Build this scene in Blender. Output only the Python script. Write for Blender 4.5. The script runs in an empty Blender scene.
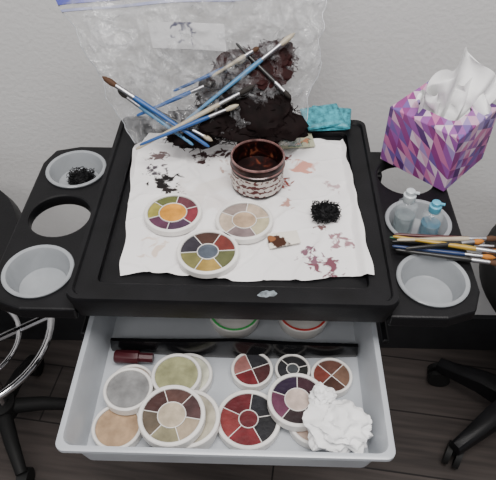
import bpy, bmesh, math, random
from mathutils import Vector, Euler, Matrix, noise
random.seed(7)
S=bpy.context.scene
COL=bpy.context.collection
pi=math.pi

# ------------------------------------------------------------ materials
def nt(name):
    m=bpy.data.materials.new(name); m.use_nodes=True
    return m,m.node_tree,m.node_tree.nodes['Principled BSDF']
def mat(name,c,rough=.5,metal=0,var=.12,scale=40,bump=0,bscale=200,spec=.5,trans=0,coat=0):
    m,t,b=nt(name); N=t.nodes; L=t.links
    tc=N.new('ShaderNodeTexCoord'); no=N.new('ShaderNodeTexNoise'); no.inputs['Scale'].default_value=scale; no.inputs['Detail'].default_value=4
    L.new(tc.outputs['Object'],no.inputs['Vector'])
    r=N.new('ShaderNodeValToRGB'); r.color_ramp.elements[0].position=.3; r.color_ramp.elements[1].position=.7
    r.color_ramp.elements[0].color=(*[max(0,x*(1-var)) for x in c],1); r.color_ramp.elements[1].color=(*[min(1,x*(1+var)) for x in c],1)
    L.new(no.outputs['Fac'],r.inputs['Fac']); L.new(r.outputs['Color'],b.inputs['Base Color'])
    b.inputs['Roughness'].default_value=rough; b.inputs['Metallic'].default_value=metal
    b.inputs['Specular IOR Level'].default_value=spec
    b.inputs['Transmission Weight'].default_value=trans; b.inputs['Coat Weight'].default_value=coat
    if bump:
        n2=N.new('ShaderNodeTexNoise'); n2.inputs['Scale'].default_value=bscale; L.new(tc.outputs['Object'],n2.inputs['Vector'])
        bp=N.new('ShaderNodeBump'); bp.inputs['Strength'].default_value=bump; bp.inputs['Distance'].default_value=.002
        L.new(n2.outputs['Fac'],bp.inputs['Height']); L.new(bp.outputs['Normal'],b.inputs['Normal'])
    return m
def clear(name,c,lo,hi,rough=.1,scale=30,bd=.004,f0=.4,f1=.72,bump=.7):
    """thin clear plastic: mostly transparent with cloudy/shiny parts"""
    m,t,b=nt(name); N=t.nodes; L=t.links
    b.inputs['Base Color'].default_value=(*c,1); b.inputs['Roughness'].default_value=rough; b.inputs['Specular IOR Level'].default_value=.9
    tr=N.new('ShaderNodeBsdfTransparent'); mx=N.new('ShaderNodeMixShader')
    tc=N.new('ShaderNodeTexCoord'); no=N.new('ShaderNodeTexNoise'); no.inputs['Scale'].default_value=scale; no.inputs['Detail'].default_value=3; no.inputs['Distortion'].default_value=1.5
    L.new(tc.outputs['Object'],no.inputs['Vector'])
    mr=N.new('ShaderNodeMapRange'); mr.inputs['From Min'].default_value=f0; mr.inputs['From Max'].default_value=f1
    mr.inputs['To Min'].default_value=lo; mr.inputs['To Max'].default_value=hi
    L.new(no.outputs['Fac'],mr.inputs['Value']); L.new(mr.outputs['Result'],mx.inputs[0])
    bp=N.new('ShaderNodeBump'); bp.inputs['Strength'].default_value=bump; bp.inputs['Distance'].default_value=bd
    L.new(no.outputs['Fac'],bp.inputs['Height']); L.new(bp.outputs['Normal'],b.inputs['Normal'])
    out=N['Material Output']; L.new(tr.outputs[0],mx.inputs[1]); L.new(b.outputs[0],mx.inputs[2]); L.new(mx.outputs[0],out.inputs[0])
    return m
def stained(name,base,stains,rough=.9):
    """paper with blots; stains = (x,y,radius,color,noise scale,threshold)"""
    m,t,b=nt(name); N=t.nodes; L=t.links
    tc=N.new('ShaderNodeTexCoord'); prev=None
    n0=N.new('ShaderNodeTexNoise'); n0.inputs['Scale'].default_value=14; n0.inputs['Detail'].default_value=5; L.new(tc.outputs['Object'],n0.inputs['Vector'])
    r=N.new('ShaderNodeValToRGB'); r.color_ramp.elements[0].color=(*[x*.93 for x in base],1); r.color_ramp.elements[1].color=(*base,1)
    r.color_ramp.elements[0].position=.35; r.color_ramp.elements[1].position=.6
    L.new(n0.outputs['Fac'],r.inputs['Fac']); prev=r.outputs['Color']
    for (x,y,rad,c,sc,th) in stains:
        sub=N.new('ShaderNodeVectorMath'); sub.operation='SUBTRACT'; sub.inputs[1].default_value=(x,y,0)
        L.new(tc.outputs['Object'],sub.inputs[0])
        mul=N.new('ShaderNodeVectorMath'); mul.operation='MULTIPLY'; mul.inputs[1].default_value=(1,1,0); L.new(sub.outputs[0],mul.inputs[0])
        ln=N.new('ShaderNodeVectorMath'); ln.operation='LENGTH'; L.new(mul.outputs[0],ln.inputs[0])
        mr=N.new('ShaderNodeMapRange'); mr.inputs['From Min'].default_value=rad*1.5; mr.inputs['From Max'].default_value=rad*.3
        mr.inputs['To Min'].default_value=-.40; mr.inputs['To Max'].default_value=.04; L.new(ln.outputs['Value'],mr.inputs['Value'])
        nn=N.new('ShaderNodeTexNoise'); nn.inputs['Scale'].default_value=sc; nn.inputs['Detail'].default_value=6; nn.inputs['Distortion'].default_value=.8
        L.new(tc.outputs['Object'],nn.inputs['Vector'])
        mm=N.new('ShaderNodeMath'); mm.operation='ADD'; L.new(mr.outputs[0],mm.inputs[0]); L.new(nn.outputs['Fac'],mm.inputs[1])
        m2=N.new('ShaderNodeMapRange'); m2.inputs['From Min'].default_value=th; m2.inputs['From Max'].default_value=th+.08; L.new(mm.outputs[0],m2.inputs['Value'])
        mix=N.new('ShaderNodeMixRGB'); mix.inputs[2].default_value=(*c,1); L.new(m2.outputs[0],mix.inputs[0]); L.new(prev,mix.inputs[1]); prev=mix.outputs[0]
    L.new(prev,b.inputs['Base Color']); b.inputs['Roughness'].default_value=rough; b.inputs['Specular IOR Level'].default_value=.2
    return m

# ------------------------------------------------------------ mesh helpers
def obj(name,bm,mats,smooth=True,parent=None,loc=(0,0,0),rot=None):
    me=bpy.data.meshes.new(name); bmesh.ops.recalc_face_normals(bm,faces=bm.faces[:]); bm.to_mesh(me); bm.free()
    if not isinstance(mats,(list,tuple)): mats=[mats]
    for m in mats: me.materials.append(m)
    for p in me.polygons: p.use_smooth=smooth
    if smooth and hasattr(me,'set_sharp_from_angle'): me.set_sharp_from_angle(angle=math.radians(38))
    o=bpy.data.objects.new(name,me); COL.objects.link(o); o.location=loc
    if rot is not None: o.rotation_euler=rot
    if parent: o.parent=parent
    return o
def empty(name,loc=(0,0,0)):
    o=bpy.data.objects.new(name,None); o.empty_display_size=.02; COL.objects.link(o); o.location=loc; return o
def loft(bm,loops,mi=0,cap0=True,cap1=True,closed=True):
    rows=[[bm.verts.new(p) for p in l] for l in loops]
    n=len(rows[0])
    for a,b in zip(rows,rows[1:]):
        for i in range(n if closed else n-1):
            f=bm.faces.new((a[i],a[(i+1)%n],b[(i+1)%n],b[i])); f.material_index=mi
    if cap0: f=bm.faces.new(rows[0]); f.material_index=mi
    if cap1: f=bm.faces.new(rows[-1]); f.material_index=mi
    return rows
def rrect(cx,cy,hx,hy,r,z,n=5):
    out=[]
    for (sx,sy,a0) in ((1,1,0),(-1,1,pi/2),(-1,-1,pi),(1,-1,1.5*pi)):
        for i in range(n+1):
            a=a0+i*pi/2/n
            out.append((cx+sx*(hx-r)+r*math.cos(a),cy+sy*(hy-r)+r*math.sin(a),z))
    return out
def circ(r,z,n=40,cx=0,cy=0): return [(cx+r*math.cos(2*pi*i/n),cy+r*math.sin(2*pi*i/n),z) for i in range(n)]
def lathe(bm,prof,mi=0,n=40,cx=0,cy=0,cap0=True,cap1=True):
    return loft(bm,[circ(max(r,.0002),z,n,cx,cy) for r,z in prof],mi,cap0,cap1)
def bbox(bm,x0,x1,y0,y1,z0,z1,mi=0,r=.002):
    hx,hy=(x1-x0)/2,(y1-y0)/2; cx,cy=(x0+x1)/2,(y0+y1)/2
    r=min(r,hx*.45,hy*.45,(z1-z0)*.45)
    loft(bm,[rrect(cx,cy,hx-r,hy-r,r*.5,z0,2),rrect(cx,cy,hx,hy,r,z0+r,2),rrect(cx,cy,hx,hy,r,z1-r,2),rrect(cx,cy,hx-r,hy-r,r*.5,z1,2)],mi)
def tube(bm,pts,rad,mi=0,n=8,cap=True):
    pts=[Vector(p) for p in pts]; loops=[]
    for i,p in enumerate(pts):
        d=(pts[min(i+1,len(pts)-1)]-pts[max(i-1,0)]).normalized()
        up=Vector((0,0,1)) if abs(d.z)<.9 else Vector((1,0,0))
        a=d.cross(up).normalized(); b=d.cross(a)
        r=rad[i] if isinstance(rad,(list,tuple)) else rad
        loops.append([tuple(p+a*r*math.cos(2*pi*k/n)+b*r*math.sin(2*pi*k/n)) for k in range(n)])
    loft(bm,loops,mi,cap,cap)

# ------------------------------------------------------------ camera
cam=bpy.data.cameras.new('camera'); co=bpy.data.objects.new('camera',cam); COL.objects.link(co); S.camera=co
cam.sensor_width=36; cam.lens=36*593/496; cam.clip_start=.02
co.location=(.029,0,1.269); co.rotation_euler=Euler((math.radians(45),0,math.radians(1.64)))

# ------------------------------------------------------------ room
def slab(name,x0,x1,y0,y1,z0,z1,m):
    bm=bmesh.new(); bbox(bm,x0,x1,y0,y1,z0,z1,0,.001); return obj(name,bm,m,False)
wallm=mat('painted_wall',(.70,.695,.69),.75,var=.03,scale=3,bump=.4,bscale=120)
slab('wall_back',-2.5,2.5,.90,1.0,0,2.7,wallm)
slab('baseboard_back',-2.5,2.5,.888,.90,0,.13,mat('rubber_baseboard',(.02,.02,.022),.6,spec=.3))
fm,t,b=nt('dark_wood_planks'); N=t.nodes; L=t.links
tc=N.new('ShaderNodeTexCoord'); mp=N.new('ShaderNodeMapping'); L.new(tc.outputs['Object'],mp.inputs[0]); mp.inputs['Rotation'].default_value=(0,0,.12)
br=N.new('ShaderNodeTexBrick'); br.inputs['Scale'].default_value=1; br.inputs['Brick Width'].default_value=1.1; br.inputs['Row Height'].default_value=.15; br.inputs['Mortar Size'].default_value=.002
br.inputs['Color1'].default_value=(.074,.062,.058,1); br.inputs['Color2'].default_value=(.057,.048,.045,1); br.inputs['Mortar'].default_value=(.015,.013,.013,1)
L.new(mp.outputs[0],br.inputs['Vector'])
mp2=N.new('ShaderNodeMapping'); mp2.inputs['Scale'].default_value=(3,45,1); L.new(mp.outputs[0],mp2.inputs[0])
g=N.new('ShaderNodeTexNoise'); g.inputs['Scale'].default_value=1.5; g.inputs['Detail'].default_value=6; L.new(mp2.outputs[0],g.inputs['Vector'])
rp=N.new('ShaderNodeValToRGB'); rp.color_ramp.elements[0].color=(.65,.65,.65,1); rp.color_ramp.elements[1].color=(1.4,1.37,1.34,1); rp.color_ramp.elements[0].position=.3; rp.color_ramp.elements[1].position=.75
L.new(g.outputs['Fac'],rp.inputs[0])
mx=N.new('ShaderNodeMixRGB'); mx.blend_type='MULTIPLY'; mx.inputs[0].default_value=1; L.new(br.outputs['Color'],mx.inputs[1]); L.new(rp.outputs[0],mx.inputs[2])
L.new(mx.outputs[0],b.inputs['Base Color']); b.inputs['Roughness'].default_value=.5; b.inputs['Specular IOR Level'].default_value=.3
slab('floor',-2.5,2.5,-2.0,1.0,-.08,0,fm)

# ------------------------------------------------------------ materials shared
black=mat('black_plastic',(.0055,.0055,.0065),.42,var=.35,scale=25,bump=.12,bscale=500,spec=.22)
blackg=mat('black_gloss',(.005,.005,.006),.18,spec=.4)
frost=clear('frosted_plastic',(.53,.56,.60),.74,.84,.28,10,.001,bump=.1)
bowlm=clear('grey_clear_plastic',(.33,.35,.37),.78,.90,.2,20,.001,bump=.2)
chrome=mat('chrome',(.75,.75,.77),.12,1,var=.03)
white=mat('white_plastic',(.73,.71,.68),.35,var=.08)
rubber=mat('black_rubber',(.010,.010,.010),.6,spec=.25)
paper=mat('tissue_paper',(.84,.84,.84),.9,var=.03,scale=20)

# ------------------------------------------------------------ trolley
cart=empty('salon_trolley',(0,.57,0))
def part(name,bm,m,smooth=True):
    o=obj(name,bm,m,smooth); o.parent=cart; o.matrix_parent_inverse=Matrix.Translation((0,-.57,0)); return o
bm=bmesh.new(); cy=.569
def RR(hx,hy,z,r=.012): return rrect(0,cy,hx,hy,r,z)
loft(bm,[RR(.162,.157,.742),RR(.174,.169,.745),RR(.1795,.1745,.775,.014),RR(.178,.173,.780,.014),RR(.173,.168,.780,.012),RR(.171,.166,.7765,.012),
         RR(.153,.149,.7765,.008),RR(.150,.146,.775,.008),RR(.149,.145,.768,.008)])
part('tray_top',bm,black)
def ear(s):
    bm=bmesh.new()
    out=[(.172,.400),(.235,.400),(.268,.412),(.279,.44),(.279,.66),(.268,.69),(.235,.700),(.172,.700)]
    loft(bm,[[(s*x,y,z) for x,y in out] for z in (.738,.755)])
    o=obj('side_tray_'+('right' if s>0 else 'left'),bm,black,False)
    bm=bmesh.new()
    for y in (.455,.552,.645): lathe(bm,[(.0385,.70),(.0385,.80)],0,40,s*.228,y)
    c=obj('cut',bm,black)
    md=o.modifiers.new('b','BOOLEAN'); md.operation='DIFFERENCE'; md.solver='EXACT'; md.object=c
    dg=bpy.context.evaluated_depsgraph_get(); me=bpy.data.meshes.new_from_object(o.evaluated_get(dg)); o.modifiers.clear(); o.data=me
    bpy.data.objects.remove(c)
    bv=o.modifiers.new('bev','BEVEL'); bv.width=.0025; bv.segments=2; bv.limit_method='ANGLE'; bv.angle_limit=math.radians(40)
    o.parent=cart; o.matrix_parent_inverse=Matrix.Translation((0,-.57,0))
ear(-1); ear(1)
def bowl(name,x,y,d=.025):
    bm=bmesh.new()
    lathe(bm,[(.020,.755-d-.001),(.030,.755-d+.003),(.0365,.7545),(.041,.7555),(.0415,.7575),(.0405,.7585),(.0365,.7575),(.034,.752),(.028,.755-d+.006),(.018,.755-d+.002)],0,48,x,y)
    part(name,bm,bowlm)
bowl('cup_1',-.228,.645); bowl('cup_2',-.228,.455,.03); bowl('cup_3',.228,.455,.03); bowl('cup_4',.228,.552)
bm=bmesh.new()
for s in (-1,1):
    for y in (.43,.67): bbox(bm,min(s*.15,s*.20),max(s*.15,s*.20),y-.01,y+.01,.728,.742)
part('side_tray_brackets',bm,black)
bm=bmesh.new()
for sx in (-1,1):
    for y in (.60,.715):
        bbox(bm,sx*.182-.007,sx*.182+.007,y-.012,y+.012,.09,.745,0,.003)
    for z in (.69,.50): bbox(bm,sx*.182-.0035,sx*.182+.0035,.42,.715,z-.014,z-.006)
bbox(bm,-.19,.19,.588,.73,.075,.10,0,.006)
part('frame',bm,black)
bm=bmesh.new()
for sx in (-1,1):
    for y in (.612,.70):
        bbox(bm,sx*.165-.011,sx*.165+.011,y-.014,y+.014,.045,.076)
        loft(bm,[[(sx*.165+dx,y+.024*math.cos(a*pi/10),.024+.024*math.sin(a*pi/10)) for a in range(20)] for dx in (-.009,.009)])
part('casters',bm,rubber)
def binn(name,cx,y0,y1,ztop,h,hw=.170):
    bm=bmesh.new(); c=(y0+y1)/2; hy=(y1-y0)/2; z0=ztop-h
    loft(bm,[rrect(cx,c,hw-.016,hy-.016,.012,z0),rrect(cx,c,hw-.007,hy-.007,.014,ztop-.005),rrect(cx,c,hw,hy,.010,ztop-.005),rrect(cx,c,hw,hy,.010,ztop-.0005),
             rrect(cx,c,hw-.001,hy-.001,.010,ztop),rrect(cx,c,hw-.006,hy-.006,.012,ztop),rrect(cx,c,hw-.0075,hy-.0075,.012,ztop-.004),rrect(cx,c,hw-.0175,hy-.0175,.012,z0+.003)])
    return part(name,bm,frost)
binn('drawer_open',-.003,.270,.60,.690,.056,.1745)
binn('drawer_middle',0,.44,.72,.50,.10)
bm=bmesh.new(); a=[];
for i in range(25):
    x=-.155+.308*i/24; y=.430-.006*math.cos((i/24-.5)*pi); h=.034-.014*abs(i/24-.5)*2
    a.append([(x,y-.003,.638),(x,y-.0055,.638+h*.5),(x,y-.002,.638+h),(x,y+.003,.638+h),(x,y+.003,.638)])
loft(bm,a); part('drawer_divider',bm,blackg)
bm=bmesh.new(); rows=[]
for k,sc in enumerate((1,.8,.3)):
    rows.append([(.038+sc*.011*(1+.35*noise.noise(Vector((math.cos(a_),math.sin(a_),3)))*2)*math.cos(a_),.411+sc*.005*(1+.6*noise.noise(Vector((math.cos(a_)*2,math.sin(a_),7))))*math.sin(a_)+.15*sc*.011*math.cos(a_),.7764+.0004*k) for a_ in [2*pi*i/32 for i in range(32)]])
loft(bm,rows); part('paint_smear',bm,mat('dried_white_paint',(.16,.19,.21),.5,var=.6,scale=200))

# ------------------------------------------------------------ makeup palettes
pm={}
def pig(c):
    k=tuple(round(x,3) for x in c)
    if k not in pm: pm[k]=mat('pigment_%d'%len(pm),c,.5,var=.3,scale=70,bump=.5,bscale=120,spec=.3)
    return pm[k]
def palette(x,y,z,r,h,cols,center=None,rot=0,tilt=(0,0),rc=.4,name='makeup_palette'):
    bm=bmesh.new(); mats=[white]+[pig(c) for c in cols]
    n=60; ri=r*.87; zt=h-.0022
    lathe(bm,[(r*.96,0),(r,.001),(r,h-.001),(r-.001,h),(ri+.001,h),(ri,h-.0008),(ri,zt-.001)],0,n,cap1=True)
    k=len(cols); r0=r*rc if center is not None else .0003
    if k==1: lathe(bm,[(ri-.0004,zt),(.0003,zt+.0003)],1,n,cap0=False)
    else:
        g=.02
        for j in range(k):
            A0=rot+2*pi*j/k+g; A1=rot+2*pi*(j+1)/k-g; m=10
            prev=None
            for i in range(m+1):
                a=A0+(A1-A0)*i/m
                rin=r0+(.0006 if center is not None else .001)
                p=(bm.verts.new((rin*math.cos(a),rin*math.sin(a),zt)),bm.verts.new(((ri-.0003)*math.cos(a),(ri-.0003)*math.sin(a),zt)))
                if prev: f=bm.faces.new((prev[0],prev[1],p[1],p[0])); f.material_index=1+j
                prev=p
            a=rot+2*pi*j/k; d=Vector((math.cos(a),math.sin(a),0)); q=Vector((-d.y,d.x,0))*.0004
            s0=d*max(r0,.001); s1=d*ri
            loft(bm,[[tuple(v+Vector((0,0,zz))) for v in (s0-q,s1-q,s1+q,s0+q)] for zz in (zt-.001,h-.0014)])
    if center is not None:
        mats.append(pig(center))
        lathe(bm,[(r0+.0003,zt-.001),(r0+.0003,h-.0012),(r0-.0004,h-.0012),(r0-.0006,zt)],0,36)
        lathe(bm,[(r0-.0007,zt+.0002),(.0003,zt+.0004)],len(mats)-1,36,cap0=False)
    return obj(name,bm,mats,True,None,(x,y,z),Euler((tilt[0],tilt[1],0)))
TZ=.7718
palette(-.0784,.535,TZ,.0355,.009,[(.10,.03,.04),(.10,.11,.035),(.26,.23,.05),(.09,.03,.06),(.05,.025,.05),(.16,.025,.035)],(.55,.24,.03),.4,rc=.48)
palette(.0095,.524,TZ,.0350,.009,[(.42,.33,.25),(.25,.20,.18),(.44,.35,.27),(.18,.135,.135),(.36,.32,.21)],(.38,.27,.18),.2,rc=.42)
palette(-.0305,.470,TZ,.0360,.009,[(.13,.025,.02),(.05,.022,.016),(.025,.022,.03),(.15,.14,.05),(.30,.20,.05),(.08,.085,.035)],(.07,.085,.11),.1,rc=.34)
DZ=.6375; h=.0125
palette(-.1205,.374,DZ,.027,h,[(.3,.2,.15)])
palette(-.1205,.360,DZ+h,.0285,h,[(.20,.20,.20)])
palette(-.1275,.3195,DZ,.0285,h,[(.34,.23,.14)],None)
palette(-.055,.389,DZ,.030,h,[(.5,.5,.4)])
palette(-.0665,.3805,DZ+h,.0295,h,[(.26,.26,.14)])
palette(-.050,.325,DZ,.0355,h,[(.4,.25,.18)])
palette(-.047,.3255,DZ+h,.0355,h,[(.35,.32,.25)])
palette(-.064,.322,DZ+2*h,.0370,h,[(.07,.035,.03),(.05,.022,.02),(.09,.07,.05),(.20,.18,.11),(.30,.24,.17),(.06,.03,.03)],(.42,.35,.26),.9,rc=.42)
palette(.0225,.399,DZ,.0255,h,[(.02,.02,.024),(.26,.11,.10),(.12,.014,.018),(.05,.015,.016)],None,.4)
palette(.0720,.4005,DZ,.0215,h,[(.014,.014,.016),(.02,.02,.024),(.014,.015,.014)],(.05,.055,.06),.3,rc=.35)
palette(.1185,.3925,DZ,.0250,h,[(.09,.04,.03),(.15,.035,.025),(.055,.025,.018),(.14,.08,.055)],None,.8)
palette(.0200,.3330,DZ,.0370,h,[(.016,.016,.02),(.09,.012,.016),(.18,.03,.03),(.13,.014,.018),(.012,.012,.014)],(.10,.014,.018),.2,rc=.3)
palette(.0950,.3330,DZ,.0300,h,[(.4,.3,.25)])
palette(.0755,.3520,DZ+h,.0345,h,[(.035,.014,.02),(.022,.012,.03),(.10,.03,.06),(.022,.012,.014),(.08,.018,.02)],(.50,.40,.35),.3,rc=.42)
def lidjar(x,y,c,name):
    bm=bmesh.new()
    lathe(bm,[(.030,0),(.031,.002),(.031,.012),(.0335,.013),(.0335,.020),(.032,.0215),(.029,.0215),(.028,.0195),(.0003,.0195)],0)
    lathe(bm,[(.0325,.0216),(.0300,.0222),(.0295,.0216)],1,cap0=False,cap1=False)
    obj(name,bm,[white,mat('lid_ring_'+name,c,.4)],True,None,(x,y,DZ))
lidjar(-.002,.480,(.05,.45,.10),'makeup_jar'); lidjar(.087,.482,(.55,.05,.04),'makeup_jar')
bm=bmesh.new(); tube(bm,[(-.148,.4125,.6475),(-.146,.4125,.6475),(-.118,.412,.6475),(-.117,.412,.6475),(-.100,.4115,.6475)],[.007,.0085,.0085,.006,.006])
obj('lipstick_tube',bm,mat('dark_red_tube',(.05,.006,.010),.4))

# ------------------------------------------------------------ towel on the tray
bm=bmesh.new(); nx,ny=150,130; V={}
def towz(x,y):
    n=noise.noise(Vector((x*22,y*22,1)))*.0015+noise.noise(Vector((x*60,y*45,5)))*.0009
    r=abs(noise.noise(Vector((x*14+3,y*9,9)))); n+=max(0,.10-r)*.024
    r=abs(noise.noise(Vector((x*19-3,y*26,4)))); n+=max(0,.08-r)*.020
    return .7700+max(-.0008,n)
for i in range(nx+1):
    for j in range(ny+1):
        u=i/nx; v=j/ny
        xl=-.127+(-.150+.127)*min(1,v*1.2)+.004*noise.noise(Vector((0,v*7,2))); xr=.156-.012*v+.005*noise.noise(Vector((4,v*8,2)))
        if v>.8: xl+= (v-.8)*.08
        x=xl+(xr-xl)*u
        yf=.438+.006*noise.noise(Vector((u*6,0,3)))+.004*math.sin(u*9); yb=.722+.004*noise.noise(Vector((u*6,5,3)))-.02*u
        y=yf+(yb-yf)*v
        z=towz(x,y)
        if x>.148: z=max(z,.7785)
        elif x>.140: z=max(z,.770+(x-.140)/.008*.0085)
        if x<-.148: z=max(z,.7785)
        elif x<-.142: z=max(z,.770+(-.142-x)/.006*.0085)
        V[i,j]=bm.verts.new((x,y,z))
for i in range(nx):
    for j in range(ny): bm.faces.new((V[i,j],V[i+1,j],V[i+1,j+1],V[i,j+1]))
towm=stained('stained_paper_towel',(.82,.80,.80),[
 (-.02,.60,.13,(.71,.67,.65),18,.51),
 (-.098,.602,.030,(.012,.010,.010),85,.44),(-.086,.584,.018,(.02,.015,.015),120,.44),(-.112,.628,.022,(.07,.06,.07),110,.45),(-.055,.656,.028,(.04,.02,.02),90,.45),(-.025,.668,.022,(.06,.03,.03),90,.44),(-.115,.66,.02,(.14,.10,.10),110,.45),
 (.103,.459,.034,(.16,.06,.08),85,.49),(.122,.498,.028,(.30,.17,.19),100,.49),(.088,.478,.024,(.18,.09,.12),110,.49),(.081,.648,.028,(.58,.28,.22),40,.46),(.055,.658,.022,(.12,.02,.02),80,.46),
 (-.02,.635,.03,(.42,.30,.26),60,.51),(.062,.562,.018,(.42,.24,.20),90,.49),(-.1,.48,.03,(.64,.53,.46),50,.51),(.125,.60,.024,(.46,.34,.35),70,.50),(.058,.605,.018,(.20,.05,.04),100,.48),(-.075,.57,.022,(.25,.2,.2),120,.51),(.10,.52,.014,(.15,.08,.08),120,.50)])
tow=obj('paper_towel',bm,towm)
bm=bmesh.new(); loft(bm,[[(-.020,-.012,z),(.018,-.010,z),(.019,.011,z),(-.018,.013,z)] for z in (0,.0006)])
obj('paper_swatch',bm,stained('smeared_paper',(.74,.70,.62),[(-.007,-.002,.014,(.05,.02,.012),50,.34),(-.014,.004,.006,(.22,.09,.04),60,.40)]),False,None,(.057,.497,.7742),Euler((0,0,.25)))

# ------------------------------------------------------------ stipple sponges
spm=mat('black_stipple',(.004,.004,.005),.6,spec=.2)
def sponge(x,y,z,rx,ry,h,n=700):
    bm=bmesh.new()
    for k in range(n):
        a=random.random()*2*pi; q=math.sqrt(random.random()); zz=random.random()*h
        w_=1/max(abs(math.cos(a)),abs(math.sin(a)))**.6
        p=Vector((rx*q*math.cos(a)*w_,ry*q*math.sin(a)*w_,zz)); d=Vector((random.uniform(-1,1),random.uniform(-1,1),random.uniform(-.7,.7))).normalized()*.0035
        m=p+Vector((random.uniform(-1,1),random.uniform(-1,1),random.uniform(-1,1)))*.0015
        pts=[p-d,m,p+d]; pts=[Vector((v.x,v.y,max(.0006,v.z))) for v in pts]
        tube(bm,pts,.0005,0,3)
    lathe(bm,[(rx*.5,.001),(rx*.9,h*.3),(rx*.85,h*.6),(rx*.5,h*.85)],0,12)
    obj('stipple_sponge',bm,spm,False,None,(x,y,z))
sponge(.109,.541,.7735,.0165,.0155,.012)
sponge(-.222,.640,.736,.017,.016,.016)

# ------------------------------------------------------------ blood jar
jar=empty('fake_blood_jar',(.024,.602,TZ+.0005))
def bloodm(name,p0,p1,p2,c3):
    m,t,b=nt(name); N=t.nodes; L=t.links
    tc=N.new('ShaderNodeTexCoord'); no=N.new('ShaderNodeTexNoise'); no.inputs['Scale'].default_value=60; no.inputs['Detail'].default_value=4; no.inputs['Distortion'].default_value=1.2
    L.new(tc.outputs['Object'],no.inputs['Vector']); r=N.new('ShaderNodeValToRGB'); e=r.color_ramp.elements
    e[0].position=p0; e[0].color=(.006,.002,.002,1); e[1].position=p2; e[1].color=(*c3,1); q=e.new(p1); q.color=(.024,.005,.004,1)
    L.new(no.outputs['Fac'],r.inputs[0]); L.new(r.outputs[0],b.inputs['Base Color']); b.inputs['Roughness'].default_value=.35; b.inputs['Specular IOR Level'].default_value=.2
    return m
m,t,b=nt('jar_label'); N=t.nodes; L=t.links
tc=N.new('ShaderNodeTexCoord'); mp=N.new('ShaderNodeMapping'); mp.inputs['Scale'].default_value=(190,190,330); L.new(tc.outputs['Object'],mp.inputs[0])
no=N.new('ShaderNodeTexNoise'); no.inputs['Scale'].default_value=1; no.inputs['Detail'].default_value=2; L.new(mp.outputs[0],no.inputs['Vector'])
wv=N.new('ShaderNodeTexWave'); wv.bands_direction='Z'; wv.inputs['Scale'].default_value=42; L.new(tc.outputs['Object'],wv.inputs['Vector'])
ad=N.new('ShaderNodeMath'); ad.operation='MULTIPLY_ADD'; ad.inputs[1].default_value=.20; L.new(wv.outputs['Fac'],ad.inputs[0]); L.new(no.outputs['Fac'],ad.inputs[2])
r=N.new('ShaderNodeValToRGB'); r.color_ramp.elements[0].position=.62; r.color_ramp.elements[0].color=(.55,.51,.47,1); r.color_ramp.elements[1].position=.66; r.color_ramp.elements[1].color=(.08,.015,.015,1)
L.new(ad.outputs[0],r.inputs[0]); L.new(r.outputs[0],b.inputs['Base Color']); b.inputs['Roughness'].default_value=.5; labm=m
bm=bmesh.new(); lathe(bm,[(.030,0),(.0335,.002),(.0335,.035),(.0345,.038),(.0345,.044),(.0338,.0452),(.0318,.0452),(.0312,.042),(.0308,.020),(.0300,.004)],0,64); 
obj('jar_wall',bm,bloodm('blood_stained_jar',.40,.62,.90,(.06,.012,.008)),True,jar)
bm=bmesh.new(); lathe(bm,[(.0307,.030),(.0303,.0215),(.020,.019),(.0003,.0185)],0,56,cap0=False)
obj('blood',bm,bloodm('blood_gel',.48,.62,.76,(.14,.035,.016)),True,jar)
bm=bmesh.new(); lathe(bm,[(.0312,.0415),(.0305,.0305),(.0304,.0214)],0,56,cap0=False,cap1=False)
obj('inner_coating',bm,bloodm('blood_streaks',.44,.54,.68,(.20,.06,.028)),True,jar)
bm=bmesh.new()
loft(bm,[[(.0338*math.cos(a),.0338*math.sin(a),z) for a in [math.radians(180+8+i*164/30) for i in range(31)]] for z in (.004,.029)],0,False,False,False); obj('label',bm,labm,True,jar)
bm=bmesh.new(); lathe(bm,[(.0344,.0442),(.0340,.0460),(.0322,.0462),(.0316,.0446)],0,56,cap0=False,cap1=False)
lathe(bm,[(.0336,.0335),(.0352,.0345),(.0336,.0355)],0,56,cap0=False,cap1=False)
obj('thread_ring',bm,mat('jar_rim_plastic',(.16,.085,.08),.2,var=.6,scale=90),True,jar)

# ------------------------------------------------------------ brushes
hm={}
def cm(key,c,rough=.35,metal=0):
    if key not in hm: hm[key]=mat(key,c,rough,metal,var=.1,scale=80)
    return hm[key]
silver=cm('ferrule_metal',(.42,.42,.44),.3,1)
def brush(p1,p2,hc,bc,r=.0028,name='makeup_brush',parent=None):
    """p1 handle end, p2 bristle tip"""
    p1=Vector(p1); p2=Vector(p2); Ln=(p2-p1).length
    bm=bmesh.new()
    lathe(bm,[(r*.35,0),(r*.7,Ln*.03),(r*.85,Ln*.3),(r*1.15,Ln*.62),(r*.95,Ln*.72)],0,12)
    lathe(bm,[(r*.98,Ln*.70),(r*1.05,Ln*.73),(r*.95,Ln*.87)],1,12)
    lathe(bm,[(r*.9,Ln*.865),(r*1.35,Ln*.92),(r*1.0,Ln*.97),(r*.2,Ln)],2,12)
    q=(p2-p1).to_track_quat('Z','Y')
    o=obj(name,bm,[hc,silver,bc],True,parent,p1); o.rotation_mode='QUATERNION'; o.rotation_quaternion=q
    return o
blue=cm('blue_lacquer',(.015,.08,.26)); teal=cm('light_blue_lacquer',(.07,.20,.36)); cream=cm('bare_wood',(.40,.35,.26)); blk=cm('black_lacquer',(.012,.012,.012)); green=cm('green_lacquer',(.02,.10,.045))
brb=cm('brown_bristles',(.07,.03,.012),.8); ora=cm('orange_bristles',(.42,.15,.02),.8); blb=cm('black_bristles',(.012,.009,.007),.8); red=cm('maroon_lacquer',(.07,.012,.012)); yel=cm('yellow_lacquer',(.38,.24,.03)); navy=cm('navy_lacquer',(.012,.03,.10))
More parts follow.
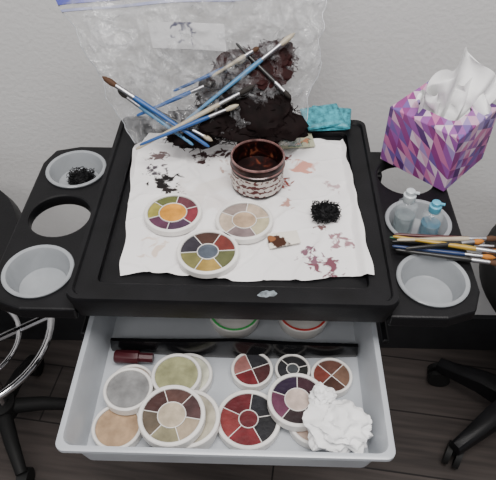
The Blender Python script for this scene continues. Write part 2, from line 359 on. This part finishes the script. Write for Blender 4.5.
for (x1,y1,x2,y2,hc,bc,z) in [(.186,.515,.318,.492,green,ora,.7635),(.188,.508,.325,.502,blk,blb,.7635),(.187,.500,.305,.484,navy,ora,.7635),(.190,.494,.312,.474,blk,brb,.7635),
      (.192,.520,.330,.512,red,brb,.7635),(.188,.510,.322,.484,yel,blb,.770),(.192,.504,.314,.510,cream,brb,.770),(.200,.49,.295,.505,blk,ora,.770)]:
    brush((x1,y1,z),(x2,y2,z),hc,bc,.0028)

# ------------------------------------------------------------ small bottles
def bottle(x,y,liq,capm,h,r=.012,z0=.7335):
    e=empty('spray_bottle',(x,y,z0))
    bm=bmesh.new(); lathe(bm,[(r*.9,0),(r,.002),(r,h*.72),(r*.85,h*.80),(r*.45,h*.86),(r*.45,h*.92)],0,28); obj('bottle_body',bm,clear('bottle_plastic',(.6,.65,.68),.2,.4,.08,50),True,e)
    bm=bmesh.new(); lathe(bm,[(r*.86,.002),(r*.92,.004),(r*.92,h*.5)],0,28); obj('liquid',bm,liq,True,e)
    bm=bmesh.new(); lathe(bm,[(r*.55,h*.86),(r*.58,h*.88),(r*.58,h*1.02),(r*.42,h*1.04),(r*.42,h*1.12),(r*.3,h*1.14)],0,24)
    tube(bm,[(0,0,h*1.09),(r*.75,-r*.2,h*1.09)],r*.14,0,8); obj('pump_cap',bm,capm,True,e)
bottle(.211,.556,mat('clear_liquid',(.36,.44,.46),.1,trans=.6),cm('clear_cap',(.5,.54,.56),.2),.062,.0135)
bottle(.242,.546,mat('cyan_liquid',(.04,.26,.40),.1,trans=.5),cm('cyan_cap',(.10,.36,.50),.3),.054,.0130)

# ------------------------------------------------------------ tissue box
bx=empty('tissue_box',(.268,.680,.7595)); bx.rotation_euler=(0,0,math.radians(-43))
m,t,b=nt('triangle_print'); N=t.nodes; L=t.links
tc=N.new('ShaderNodeTexCoord'); sx_=N.new('ShaderNodeSeparateXYZ'); L.new(tc.outputs['Object'],sx_.inputs[0])
def M(op,a,b_=None,c=None):
    n=N.new('ShaderNodeMath'); n.operation=op
    for k,v in enumerate((a,b_,c)):
        if v is None: continue
        if isinstance(v,(int,float)): n.inputs[k].default_value=v
        else: L.new(v,n.inputs[k])
    return n.outputs[0]
X,Y,Z=sx_.outputs
uu=M('MULTIPLY',M('ADD',X,Y),62); vv=M('MULTIPLY',M('MULTIPLY_ADD',M('SUBTRACT',X,Y),.5,Z),70)
cx_=N.new('ShaderNodeCombineXYZ'); L.new(M('FLOOR',uu),cx_.inputs[0]); L.new(M('FLOOR',vv),cx_.inputs[1]); L.new(M('GREATER_THAN',M('ADD',M('FRACT',uu),M('FRACT',vv)),1.0),cx_.inputs[2])
wn=N.new('ShaderNodeTexWhiteNoise'); L.new(cx_.outputs[0],wn.inputs['Vector'])
r=N.new('ShaderNodeValToRGB'); r.color_ramp.interpolation='CONSTANT'; e=r.color_ramp.elements
cs=[(0,(.09,.03,.15)),(.12,(.28,.08,.32)),(.27,(.50,.15,.33)),(.42,(.16,.09,.32)),(.54,(.58,.33,.48)),(.68,(.24,.04,.20)),(.78,(.32,.22,.48)),(.90,(.66,.50,.62))]
e[0].position=0; e[0].color=(*cs[0][1],1); e[1].position=cs[1][0]; e[1].color=(*cs[1][1],1)
for p_,c_ in cs[2:]: k=e.new(p_); k.color=(*c_,1)
L.new(wn.outputs['Value'],r.inputs[0]); L.new(r.outputs[0],b.inputs['Base Color']); b.inputs['Roughness'].default_value=.45; prn=m
bm=bmesh.new(); w=.0515; hh=.084
def el(a,b_,z,n=6):
    base=rrect(0,0,1,1,.3,0,n); return [(a*math.cos(math.atan2(y,x)),b_*math.sin(math.atan2(y,x)),z) for x,y,_ in base]
loft(bm,[rrect(0,0,w,w,.0015,0,6),rrect(0,0,w,w,.0015,hh-.001,6),rrect(0,0,w-.001,w-.001,.0015,hh,6),el(.036,.030,hh),el(.036,.030,hh-.001)],0,True,False)
obj('box',bm,prn,False,bx)
bm=bmesh.new(); loft(bm,[el(.0365,.0305,hh-.0012),el(.032,.026,hh-.03)],0,False,True); obj('box_inside',bm,mat('box_interior',(.04,.035,.04),.9),False,bx)
def tissue_sheet(name,sh,amp,dx,dy,hgt,seed):
    bm=bmesh.new(); nu,nv=90,60; V={}
    for i in range(nu+1):
        for j in range(nv+1):
            u=i/nu*2-1; t_=j/nv
            wd=.018+amp*t_**.7*(1-.15*t_*t_)
            x=u*wd+sh*t_+dx; y=.008*math.sin(8*u+seed)*(.4+1.6*t_)+.016*math.sin(2.2*u+seed*.5)*t_+.020*t_*t_*math.cos(1.5*u)+dy
            z=hh-.022+hgt*t_*(1-.35*abs(u)**1.6+.14*math.sin(4*u+seed*2.4))
            nn=noise.noise(Vector((u*3,t_*3,2+seed)))*.012*t_
            V[i,j]=bm.verts.new((x+nn,y+nn,z+noise.noise(Vector((u*4,t_*5,8+seed)))*.010*t_))
    for i in range(nu):
        for j in range(nv): bm.faces.new((V[i,j],V[i+1,j],V[i+1,j+1],V[i,j+1]))
    ts=obj(name,bm,paper,True,bx); ts.rotation_euler=(0,0,math.radians(43))
tissue_sheet('tissue_back',.016,.052,.004,-.002,.078,1.0)
tissue_sheet('tissue_front',.000,.036,.004,-.010,.050,2.2)
def crumple(name,x,y,z,rx,ry,rz,seed,m=paper):
    bm=bmesh.new(); bmesh.ops.create_icosphere(bm,subdivisions=5,radius=1)
    for v in bm.verts:
        c=v.co.copy(); k=1+.40*noise.noise(c*1.4+Vector((seed,0,0)))-.50*abs(noise.noise(c*2.2+Vector((0,seed,0))))+.14*abs(noise.noise(c*5+Vector((0,0,seed))))
        v.co=Vector((c.x*rx*k,c.y*ry*k,max(-.9,c.z*k)*rz))
    return obj(name,bm,m,True,None,(x,y,z))
crumple('crumpled_tissue',.120,.315,.670,.037,.030,.019,3.3)
crumple('crumpled_tissue',.103,.349,.675,.016,.014,.011,9.1)

# ------------------------------------------------------------ zip bag with contents
OB=Vector((0,.665,.785))
bag=empty('plastic_zip_bag',OB)
BN=Vector((0,-.743,.669))
def BP(u,t_,d=0):   # point in the bag (world)
    xl=-.140+(-.250+.140)*min(1.15,t_)**.9 if t_>0 else -.140
    xr=.083+(.118-.083)*t_
    xl+=.010*noise.noise(Vector((.3,t_*5,7)))+.004*noise.noise(Vector((.3,t_*16,7))); xr+=.014*noise.noise(Vector((9,t_*5,7)))+.005*noise.noise(Vector((9,t_*15,7)))
    tt=t_*(1+(-.06+.26*u)*max(0,t_)**1.5)
    sl=.012*math.sin(u*6+.6)*max(0,t_)+.006*math.sin(u*13+2)*max(0,t_)**2
    return Vector((xl+(xr-xl)*u,.665+.135*tt,.787+.15*tt))+BN*(d+sl)
def BX(px,pv,d=0):  # point from bag-plane x and height parameter
    return Vector((px,.665+.135*pv,.787+.15*pv))+BN*d
bagm=clear('clear_bag_plastic',(.60,.61,.63),.05,.42,.10,30,.012,.40,.68,.9)
bm=bmesh.new(); n1,n2=130,110
for side in (0,1):
    V={}
    for i in range(n1+1):
        for j in range(n2+1):
            u=i/n1; t_=j/n2*1.03
            e_=math.sin(pi*u)**.5*math.sin(pi*min(1,(t_+.04)/1.1))**.5 if 0<u<1 and i<n1 else 0
            if side==0:
                d=e_*(.046*max(0,1-t_)**.6+.006)+.012*noise.noise(Vector((u*6,t_*6,2)))*e_+.012*noise.noise(Vector((u*16,t_*13,4)))*e_
                for (sa,sb,sd) in ((7,4,6),(4,-9,3),(11,2,8),(3,12,5)): d+=.018*max(0,.10-abs(noise.noise(Vector((u*sa+t_*sb*.6,t_*3-u*sb*.5,sd)))))*e_*4
            else: d=-.004*e_
            p=BP(u,t_,d)
            if p.z<.776: p.z=.776
            V[i,j]=bm.verts.new(p-OB)
    for i in range(n1):
        for j in range(n2): bm.faces.new((V[i,j],V[i+1,j],V[i+1,j+1],V[i,j+1]))
obj('bag_film',bm,bagm,True,bag)
bm=bmesh.new()
for u in (0,1): tube(bm,[BP(u,k/40*1.03)-OB for k in range(41)],.0006,0,6)
obj('side_seams',bm,mat('seam_plastic',(.42,.44,.47),.2),True,bag)
def strip(name,t0,t1,d,m,u0=0,u1=1,sk=0):
    bm=bmesh.new(); rows=[]
    for i in range(41):
        u=u0+(u1-u0)*i/40; s_=sk*i/40
        rows.append([tuple(BP(u,tt+s_,dd)-OB) for tt,dd in ((t0,d),(t1,d),(t1,d+.002),(t0,d+.002))])
    loft(bm,rows); obj(name,bm,m,True,bag)
strip('zip_slider_track',.945,.985,.001,cm('blue_zip',(.05,.06,.34),.3)); strip('zip_lip',.895,.912,.001,cm('violet_zip',(.26,.28,.46),.3))
strip('label',.60,.76,.020,stained('bag_label',(.50,.50,.51),[(-.08,.085,.03,(.08,.08,.12),110,.50)]),.30,.60,-.02)
hairm=mat('dark_hair_fibre',(.006,.003,.003),.75,var=.5,scale=60,spec=.1); wine=mat('wine_hair_fibre',(.018,.004,.004),.7,var=.8,scale=50,spec=.15)
def clump(name,x,pv,d,rx,ry,rz,seed,m,k=260):
    bm=bmesh.new(); bmesh.ops.create_icosphere(bm,subdivisions=4,radius=1)
    for v in bm.verts:
        c=v.co.copy(); q=1+.5*noise.noise(c*1.5+Vector((seed,1,0)))+.25*noise.noise(c*5+Vector((seed,0,2))); v.co=Vector((c.x*rx,c.y*ry,c.z*rz))*q
    for i in range(k):
        a=random.random()*2*pi; bb=random.uniform(-1,1); cc=math.sqrt(1-bb*bb); o_=Vector((rx*cc*math.cos(a),ry*cc*math.sin(a),rz*bb))
        tn=Vector((random.uniform(-1,1),random.uniform(-1,1),random.uniform(-.5,.5)))*.010
        p=o_*.95; tube(bm,[p,p+tn*.5+o_*.06,p+tn],.0006,0,3)
    p=BX(x,pv,d)-OB; o=obj(name,bm,m,True,bag,p); o.rotation_euler=(math.radians(42),0,0)
clump('hair_clump_1',-.034,.12,.022,.054,.026,.015,1.2,hairm); clump('hair_clump_2',.032,.17,.022,.046,.036,.014,4.2,hairm)
clump('hair_clump_3',.010,.46,.018,.048,.030,.012,7.7,wine); clump('hair_clump_4',.045,.56,.014,.026,.024,.010,2.9,wine)
clump('hair_clump_5',-.065,.06,.020,.032,.018,.010,6.1,hairm); clump('hair_clump_6',-.010,.30,.018,.046,.028,.012,5.1,hairm)
def bb(u1,v1,u2,v2,d,hc,bc,r=.0032):
    f=lambda u,v:BX(.009+(u-248)*.00136,(147-v)/150,d)-OB
    brush(f(u1,v1),f(u2,v2),hc,bc,r,'brush_in_bag',bag)
bb(212,152,108,86,.036,blue,brb,.0034); bb(142,156,255,93,.042,cream,blb,.003); bb(196,150,122,98,.030,teal,blb,.003)
bb(188,128,292,42,.036,teal,cream,.003); bb(214,84,258,56,.036,cream,brb,.0026); bb(146,152,240,112,.044,blue,cream,.0026); bb(140,122,215,88,.026,blue,blb,.0028)
bb(236,52,290,104,.034,blk,blb,.0026); bb(176,98,246,66,.030,blue,cream,.0026); bb(150,112,215,146,.034,blk,cream,.0026)
# ------------------------------------------------------------ packets and card at the back
tealp=mat('teal_foil',(.035,.25,.31),.3,var=.6,scale=160)
for i,(x,y,z,a,tx) in enumerate([(.122,.735,.7815,.10,.10),(.128,.738,.7865,-.12,.16),(.116,.733,.7905,.30,.22)]):
    bm=bmesh.new(); loft(bm,[rrect(0,0,.029,.021,.001,0,2),rrect(0,0,.0275,.0195,.001,.0022,2),rrect(0,0,.023,.015,.003,.0040,2)])
    obj('wipe_packet',bm,tealp,False,None,(x,y,z),Euler((tx,0,a)))
bm=bmesh.new(); loft(bm,[rrect(0,0,.028,.016,.001,z,2) for z in (0,.001)])
obj('printed_card',bm,stained('card_print',(.42,.42,.30),[(0,0,.03,(.06,.13,.09),80,.45),(.01,0,.02,(.4,.18,.1),90,.5)]),False,None,(.074,.694,.7742),Euler((0,0,.15)))

# ------------------------------------------------------------ stools
st=empty('rolling_stool',(.60,.69,0))
bm=bmesh.new()
for k in range(5):
    a=math.radians(214+72*k); d=Vector((math.cos(a),math.sin(a),0)); q=Vector((-d.y,d.x,0))
    loops=[]
    for rr,w_,z0,z1 in ((.01,.026,.075,.125),(.08,.022,.075,.115),(.14,.017,.062,.092),(.18,.014,.058,.080)):
        loops.append([tuple(d*rr+q*s*w_*f+Vector((0,0,z))) for s,f,z in ((-1,1,z0),(1,1,z0),(1,.9,z1-.006),(1,.5,z1),(-1,.5,z1),(-1,.9,z1-.006))])
    loft(bm,loops)
lathe(bm,[(.035,.07),(.035,.13),(.026,.14),(.024,.30),(.016,.30),(.016,.46)],0,24)
obj('star_base',bm,black,True,st)
bm=bmesh.new()
for k in range(5):
    a=math.radians(214+72*k); c=Vector((math.cos(a),math.sin(a),0))*.17; q=Vector((math.cos(a+.5),math.sin(a+.5),0)); w_=Vector((-q.y,q.x,0))
    for s in (-1,1):
        loft(bm,[[tuple(c+w_*(s*.011+o_)+q*.026*math.cos(j*pi/10)+Vector((0,0,.027+.026*math.sin(j*pi/10)))) for j in range(20)] for o_ in (-.006,.006)])
    bbox(bm,c.x-.006,c.x+.006,c.y-.006,c.y+.006,.03,.065)
obj('casters',bm,rubber,True,st)
bm=bmesh.new(); lathe(bm,[(.14,.455),(.17,.46),(.18,.475),(.182,.51),(.175,.53),(.10,.54),(.001,.542)],0,48); obj('seat',bm,rubber,True,st)

s2=empty('bar_stool',(-.53,.645,0))
bm=bmesh.new(); lathe(bm,[(.14,.535),(.165,.54),(.175,.555),(.177,.585),(.168,.605),(.10,.615),(.001,.617)],0,56); obj('seat',bm,mat('black_vinyl',(.006,.006,.007),.5,bump=.2,spec=.25),True,s2)
bm=bmesh.new(); lathe(bm,[(.022,.10),(.022,.34),(.014,.34),(.014,.54)],0,24)
def ring(r,z,tr):
    N_=48; rows=[[tuple(((r+tr*math.cos(b_*pi/5))*math.cos(2*pi*a_/N_),(r+tr*math.cos(b_*pi/5))*math.sin(2*pi*a_/N_),z+tr*math.sin(b_*pi/5))) for b_ in range(10)] for a_ in range(N_+1)]
    loft(bm,rows,0,False,False)
ring(.165,.35,.007); ring(.10,.33,.005)
for k in range(5):
    a=k*2*pi/5+.35; tube(bm,[(0,0,.30),(.08*math.cos(a),.08*math.sin(a),.325),(.165*math.cos(a),.165*math.sin(a),.35)],.007)
obj('chrome_footrest',bm,chrome,True,s2)
bm=bmesh.new()
for k in range(5):
    a=k*2*pi/5+.2; tube(bm,[(.01*math.cos(a),.01*math.sin(a),.09),(.09*math.cos(a),.09*math.sin(a),.08),(.15*math.cos(a),.15*math.sin(a),.055)],[.018,.015,.012],0,10)
    c=Vector((.15*math.cos(a),.15*math.sin(a),.026))
    loft(bm,[[tuple(c+Vector((s,.025*math.cos(j*pi/10),.025*math.sin(j*pi/10)))) for j in range(20)] for s in (-.011,.011)])
lathe(bm,[(.032,.07),(.032,.11),(.02,.12)],0,24)
obj('star_base',bm,rubber,True,s2)

# ------------------------------------------------------------ light
def area(name,loc,rot,size,e,c=(1,1,1)):
    l=bpy.data.lights.new(name,'AREA'); l.shape='RECTANGLE'; l.size=size[0]; l.size_y=size[1]; l.energy=e; l.color=c
    o=bpy.data.objects.new(name,l); COL.objects.link(o); o.location=loc; o.rotation_euler=rot
area('ceiling_light_panel',(.15,.0,2.55),(0,0,0),(1.2,.7),47,(1,.965,.935))
area('ceiling_light_panel',(-.6,-1.1,2.55),(0,0,0),(1.2,.6),19,(1,.965,.935))
w=bpy.data.worlds.new('world'); S.world=w; w.use_nodes=True
w.node_tree.nodes['Background'].inputs[0].default_value=(.98,.98,1,1); w.node_tree.nodes['Background'].inputs[1].default_value=.42
